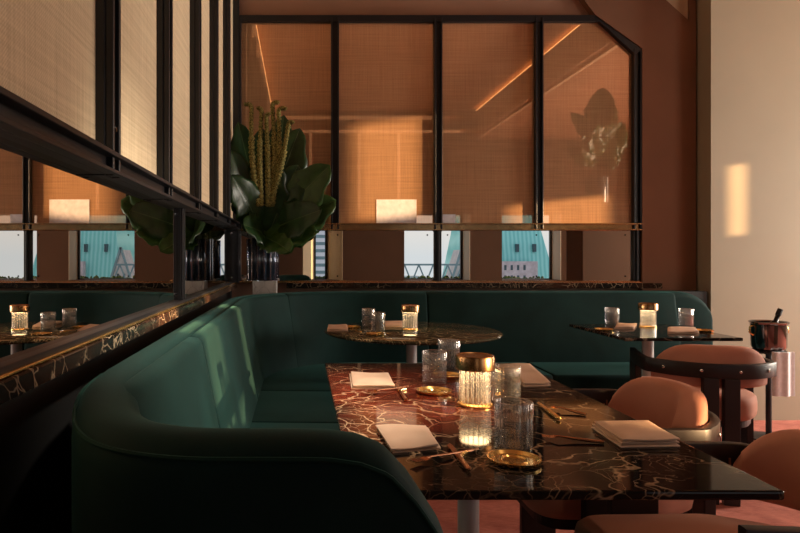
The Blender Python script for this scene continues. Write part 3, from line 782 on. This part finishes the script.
# ------------------------------------------------------------------ wine cooler and towel at the beige wall
cx, cy = 3.05, 4.10
wc = thing('wine_cooler', 'polished dark metal wine bucket on a stand against the beige wall', 'wine cooler', (cx, cy, 0))
bm = newbm(); lathe(bm, [(.085, .575), (.097, .60), (.101, .745), (.108, .752), (.112, .758), (.106, .762), (.098, .755), (.094, .62)], (cx, cy, 0), 40); finish('bucket', bm, M['steel'], wc, True)
for s in (-1, 1):
    bm = newbm(); tube(bm, [(cx+s*.10, cy, .735), (cx+s*.122, cy, .725), (cx+s*.125, cy, .69), (cx+s*.10, cy, .672)], .006, 8); finish('handle', bm, M['brass'], wc, True)
bm = newbm(); lathe(bm, [(.017, .02), (.017, .555)], (cx, cy, 0), 16); finish('stand_pole', bm, M['black_metal'], wc, True)
bm = newbm(); lathe(bm, [(.10, .557), (.10, .573)], (cx, cy, 0), 30); finish('stand_ring', bm, M['black_metal'], wc, True)
bm = newbm(); lathe(bm, [(.13, 0), (.13, .01), (.02, .022)], (cx, cy, 0), 30); finish('stand_base', bm, M['black_metal'], wc, True)
wb_ = thing('wine_bottle', 'dark bottle leaning in the wine bucket, neck showing', 'bottle', (cx, cy, .63), 0)
bm = newbm(); lathe(bm, [(.036, 0), (.036, .10), (.03, .125), (.014, .15), (.013, .215), (.015, .218), (.015, .228)], seg=24)
bmesh.ops.transform(bm, matrix=Matrix.Translation((cx-.01, cy, .625)) @ Matrix.Rotation(math.radians(22), 4, 'Y'), verts=bm.verts)
finish('bottle_body', bm, M['black_glass'], wb_, True)
bm = newbm(); lathe(bm, [(.0165, .19), (.0165, .231), (.012, .233)], seg=24)
bmesh.ops.transform(bm, matrix=Matrix.Translation((cx-.01, cy, .625)) @ Matrix.Rotation(math.radians(22), 4, 'Y'), verts=bm.verts)
finish('foil', bm, M['black_metal'], wb_, True)
bm = newbm(); pr = []
for i in range(17):
    a = i/16; pr.append((2.995+.132*a, 3.985-.018*math.sin(a*PI)-.006*math.sin(a*14)))
for i in range(16, -1, -1):
    a = i/16; pr.append((2.995+.132*a, 4.0-.018*math.sin(a*PI)-.006*math.sin(a*14)))
prism(bm, pr, 'z', .30, .578)
o = finish('towel', bm, M['towel'], None, True, sharp=50); tag(o, 'white folded towel hanging below the wine bucket', 'towel')

# ------------------------------------------------------------------ corner block, vase, plant
bm = newbm(); box(bm, -.335, -.165, 4.44, 4.61, .86, 1.01, .004)
o = finish('marble_block', bm, M['white_marble']); tag(o, 'white marble block under the glass vase in the corner', 'block')
vs = thing('vase', 'tall fluted smoky glass vase holding the big leaves in the corner', 'vase', (-.275, 4.53, 1.01))
m, t, o = mat('smoky_glass'); principled(t, o, (.02, .03, .045), .08, 0, .8); M['smoky'] = m
M['flute'] = glass_mat('flute_glass', (.75, .82, .95), 1.0, .22)
bm = newbm(); lathe(bm, [(.075, 0), (.098, .004), (.098, .30), (.093, .30), (.093, .01)], seg=112, rib=14, amp=.07, cap=False)
finish('vase_body', bm, M['smoky'], vs, True, world=False, sharp=180)
for k in range(14):
    a = 2*PI*k/14
    bm = newbm(); tube(bm, [(.106*math.cos(a), .106*math.sin(a), .0), (.106*math.cos(a), .106*math.sin(a), .30)], .006, 8)
    finish('glass_flute', bm, M['flute'], vs, True, world=False)

pl = thing('leaf_arrangement', 'arrangement of big dark green leaves and drooping flower spikes in the corner vase', 'plant', (-.275, 4.53, 1.28))
def W(px, py, y):   # point at depth y along a sight line, used for measuring leaf tips
    return Vector(((px-300)*y/F, y, 1.18-(py-257)*y/F))
def leaf(base_, tip, width, face, m='leaf', curl=.08, parent=None, wav=.0, name='leaf'):
    b, e = Vector(base_), Vector(tip); d = e-b; Ln = d.length; d.normalize()
    nrm = Vector(face).normalized(); s = d.cross(nrm).normalized(); nrm = s.cross(d)
    bm = newbm(); nu, nv = 10, 18; g = []
    ph = random.uniform(0, 6)
    for j in range(nv+1):
        tt = j/nv; wdt = 1.3*width*(math.sin(PI*tt**.85)**.6)*(1-.10*tt)+.003
        row = []
        for i in range(nu+1):
            u = (i/nu-.5)*2
            off = s*(u*wdt/2*(1+wav*math.sin(tt*26+ph)*abs(u)))
            lift = nrm*(-curl*Ln*4*(tt-.5)**2+curl*Ln + abs(u)*wdt*.16 - u*u*wdt*.10+ .006*math.sin(tt*22+ph)*abs(u))
            row.append(bm.verts.new(b+d*(Ln*tt)+off+lift))
        g.append(row)
    for j in range(nv):
        for i in range(nu): bm.faces.new((g[j][i], g[j][i+1], g[j+1][i+1], g[j+1][i]))
    lf = finish(name, bm, M[m], parent, True, sharp=180)
    md = lf.modifiers.new('thick', 'SOLIDIFY'); md.thickness = .0015
    bm = newbm(); pts = []
    for j in range(nv+1):
        tt = j/nv; pts.append(b+d*(Ln*tt)+nrm*(-curl*Ln*4*(tt-.5)**2+curl*Ln+.001))
    tube(bm, pts, [.004*(1-.7*k/nv) for k in range(nv+1)], 6)
    r_ = finish('midrib', bm, M['leaf_rib'], lf, True)
    return lf
B0 = Vector((-.275, 4.53, 1.30))
LV = [  # tip px, py, depth, width, facing, mat
    ((330, 165), 4.35, .27, (-.1, -1, .2), 'leaf2'), ((336, 200), 4.45, .26, (0, -1, .3), 'leaf2'), ((318, 232), 4.35, .22, (.1, -1, .5), 'leaf2'),
    ((300, 128), 4.55, .26, (0, -1, 0), 'leaf'), ((284, 115), 4.60, .24, (.2, -1, 0), 'leaf'), ((262, 128), 4.5, .22, (0, -1, 0), 'leaf'),
    ((238, 122), 4.4, .24, (.3, -1, 0), 'leaf'), ((230, 150), 4.3, .22, (.5, -1, 0), 'leaf'), ((231, 175), 4.22, .22, (.5, -1, .2), 'leaf'),
    ((270, 150), 4.35, .24, (0, -1, .1), 'leaf'), ((298, 165), 4.40, .26, (0, -1, .1), 'leaf'), ((290, 252), 4.25, .18, (0, -1, .6), 'leaf2'),
    ((243, 225), 4.2, .2, (.2, -1, .4), 'leaf'), ((322, 210), 4.25, .24, (0, -1, .3), 'leaf')]
for (px, d_, wd, fc, mm) in LV:
    tip = W(px[0], px[1], d_)
    bb = B0+Vector((random.uniform(-.02, .04), random.uniform(-.05, .02), random.uniform(-.02, .05)))
    bb = bb.lerp(tip, .06)
    leaf(bb, tip, wd, fc, mm, random.uniform(.02, .07), pl, .10)
for (tx, ty, dx) in ((252, 108, -1), (262, 112, -.6), (272, 106, .9), (266, 118, .4), (278, 112, 1.1), (288, 126, .7)):
    topp = W(tx, ty, 4.28); bb = Vector((-.245+.045*dx, 4.40+.02*dx, 1.53)); pts = []
    for k in range(15):
        s_ = k/14; p = bb.lerp(topp, s_); p.x += .02*math.sin(s_*3)*dx; pts.append(p)
    e_ = pts[-1]
    for k in range(1, 6):
        a = k/5*2.6; pts.append(e_+Vector((dx*.028*(1-math.cos(a)), 0, .026*math.sin(a))))
    bm = newbm(); rr = []
    P2 = []
    for k in range(len(pts)-1):
        for q in range(4): P2.append(pts[k].lerp(pts[k+1], q/4))
    for k in range(len(P2)): rr.append((.021 if k < 40 else .015)*(1+.25*math.sin(k*2.3+dx)))
    rr[0] = .004; rr[-1] = .004
    tube(bm, P2, rr, 9); finish('flower_spike', bm, M['spike'], pl, True, sharp=180)
for k in range(6):
    bm = newbm(); tube(bm, [(-.275+random.uniform(-.05, .05), 4.53+random.uniform(-.05, .05), 1.04), (-.275+random.uniform(-.03, .03), 4.50, 1.36)], .006, 8); finish('stem', bm, M['leaf_stem'], pl, True)

# ------------------------------------------------------------------ second arrangement, seen only as a reflection in the right bronze panel
bm = newbm(); box(bm, 2.95, 3.48, 2.5, 2.9, 0, 1.70, .01); box(bm, 2.90, 3.55, 2.45, 2.95, 1.70, 1.75, .006)
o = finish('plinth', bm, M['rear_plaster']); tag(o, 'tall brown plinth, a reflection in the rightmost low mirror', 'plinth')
tl = thing('leaf_arrangement', 'tall leafy arrangement seen only as a reflection in the rightmost amber panel', 'plant', (3.2, 2.7, 1.751))
bm = newbm(); lathe(bm, [(.08, 0), (.11, .01), (.11, .28), (.10, .28), (.10, .02)], (3.2, 2.7, 1.751), 32); finish('vase_body', bm, M['smoky'], tl, True)
for k in range(12):
    a = random.uniform(0, 2*PI); h = random.uniform(.5, 1.5); r_ = random.uniform(.15, .42)*(1.5-h*.6)
    b_ = Vector((3.2, 2.7, 2.0+h*.3)); tp = Vector((3.2+r_*math.cos(a), 2.7+.5*r_*math.sin(a), 1.9+h*.75))
    leaf(b_, tp, random.uniform(.2, .32), (random.uniform(-.4, .4), 1, .2), 'leaf', .05, tl, .08)

# ------------------------------------------------------------------ the town outside (seen in the mirrors)
def outside(px0, px1, D): return (px0-300)*D/F, (px1-300)*D/F, 2*YB-D
D = 40.
m, t, o = mat('turquoise_copper'); v = coords(t); wv = N(t, 'ShaderNodeTexWave'); wv.inputs['Scale'].default_value = 1.2; wv.inputs['Distortion'].default_value = 1; L(t, v, wv.inputs[0])
principled(t, o, ramp(t, wv.outputs[0], [(0, (.16, .50, .50)), (1, (.30, .66, .66))]), .7); M['turquoise'] = m
M['stone'] = simple('pale_stone', (.50, .46, .46), .9, 0, .15, 2); M['pink_stone'] = simple('pink_stone', (.50, .42, .45), .9, 0, .2, 3)
M['dark_window'] = simple('dark_window', (.03, .06, .08), .3, 0, .2, 3); M['bridge_steel'] = simple('bridge_steel', (.16, .24, .27), .6, 0, .2, 3)
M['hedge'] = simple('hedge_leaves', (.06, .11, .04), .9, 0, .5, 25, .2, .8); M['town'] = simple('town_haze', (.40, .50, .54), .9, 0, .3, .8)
yo = 2*YB-D
bt = thing('office_tower', 'building with steep turquoise copper roof, reflected in the back wall mirror', 'building', (13, yo, -8))
bm = newbm()
b4 = [(10.3, yo), (16.3, yo), (16.3, yo-6), (10.3, yo-6)]; t4 = [(12.0, yo-2), (14.0, yo-2), (14.0, yo-4), (12.0, yo-4)]
A = [bm.verts.new((x, y, -.6)) for x, y in b4]; B = [bm.verts.new((x, y, 10)) for x, y in t4]
for i in range(4): bm.faces.new((A[i], A[(i+1) % 4], B[(i+1) % 4], B[i]))
bm.faces.new(A); bm.faces.new(B); rf = finish('roof', bm, M['turquoise'], bt)
bm = newbm(); box(bm, 10.3, 16.3, yo-6, yo, -9, -.6); finish('wall', bm, M['stone'], bt)
bm = newbm(); box(bm, 12.6, 14.9, yo, yo+.5, -1, .9); finish('gable_wall', bm, M['pink_stone'], bt)
for k, x in enumerate((11.3, 12.6, 13.8, 14.9)):
    bm = newbm(); box(bm, x, x+.18, yo-.55, yo-.2, 1.5, 2.0); finish('window', bm, M['dark_window'], bt)
for x in (12.8, 13.2, 13.6, 14.0):
    for z in (.35, -.3):
        bm = newbm(); box(bm, x, x+.14, yo+.49, yo+.52, z, z+.32); finish('window', bm, M['dark_window'], bt)
# gothic gable building
bg = thing('gabled_tower', 'pale gabled building with pointed roof, reflected beside the bridge', 'building', (9.8, yo+2, -8))
bm = newbm()
prism(bm, [(9.0, -8), (9.0, .0), (9.5, 1.6), (10.0, 0), (10.0, -8)], 'y', yo+1, yo+3); finish('wall', bm, M['stone'], bg)
bm = newbm(); bar(bm, (8.95, yo+3.05, 0), (9.5, yo+3.05, 1.75), .12, .12); bar(bm, (10.05, yo+3.05, 0), (9.5, yo+3.05, 1.75), .12, .12); finish('gable_trim', bm, M['bridge_steel'], bg)
for x in (9.25, 9.6):
    bm = newbm(); box(bm, x, x+.13, yo+3, yo+3.04, -.6, .2); finish('window', bm, M['dark_window'], bg)
# white tower block
bw = thing('tower_block', 'white tower block with rows of dark windows, reflected as a narrow strip', 'building', (1.6, yo-4, -8))
bm = newbm(); box(bm, .6, 3.2, yo-6, yo-4, -8, 9); finish('wall', bm, M['paper'], bw)
for z in range(-2, 12):
    bm = newbm(); box(bm, .8, 3.0, yo-4, yo-3.97, z*.5, z*.5+.22); finish('window', bm, M['bridge_steel'], bw)
# bridge truss
br = thing('bridge', 'steel truss bridge far outside, reflected in the back wall mirror', 'bridge', (7.5, yo+5, -1.5))
bm = newbm(); yb = yo+5
bar(bm, (3, yb, .75), (9.3, yb, .75), .1, .12, (0, 1, 0)); bar(bm, (3, yb, -.25), (9.3, yb, -.25), .1, .12, (0, 1, 0))
for k in range(8):
    x = 3+k*.8; bar(bm, (x, yb, -.25), (x+.4, yb, .75), .07, .07, (0, 1, 0)); bar(bm, (x+.4, yb, .75), (x+.8, yb, -.25), .07, .07, (0, 1, 0))
finish('truss', bm, M['bridge_steel'], br)
for x in (3.2, 6.2, 9.1):
    bm = newbm(); box(bm, x-.1, x+.1, yb-.1, yb+.1, -9, -.9); finish('pier', bm, M['bridge_steel'], br)
bm = newbm(); box(bm, -40, 60, yo-60, -3, -9.5, -9); struct('floor_outside', bm, M['town'])
bm = newbm()
for k in range(40):
    x = random.uniform(-30, 60); y = random.uniform(yo-55, yo-25); box(bm, x, x+random.uniform(2, 6), y, y+3, -9, random.uniform(-3.5, -1.0))
o = finish('distant_town', bm, M['town']); tag(o, 'hazy far-off town roofs beyond the bridge', 'town', kind='stuff')
bm = newbm()
for k in range(420):
    x = random.uniform(.1, 5.6); y = random.uniform(-1.62, -1.4); z = random.uniform(.74, .83)
    r_ = bmesh.ops.create_icosphere(bm, subdivisions=1, radius=random.uniform(.02, .035)); bmesh.ops.translate(bm, vec=(x, y, z), verts=r_['verts'])
box(bm, .05, 5.65, -1.62, -1.4, .45, .76)
o = finish('hedge', bm, M['hedge']); tag(o, 'low clipped hedge right outside the reflected windows', 'hedge', kind='stuff')
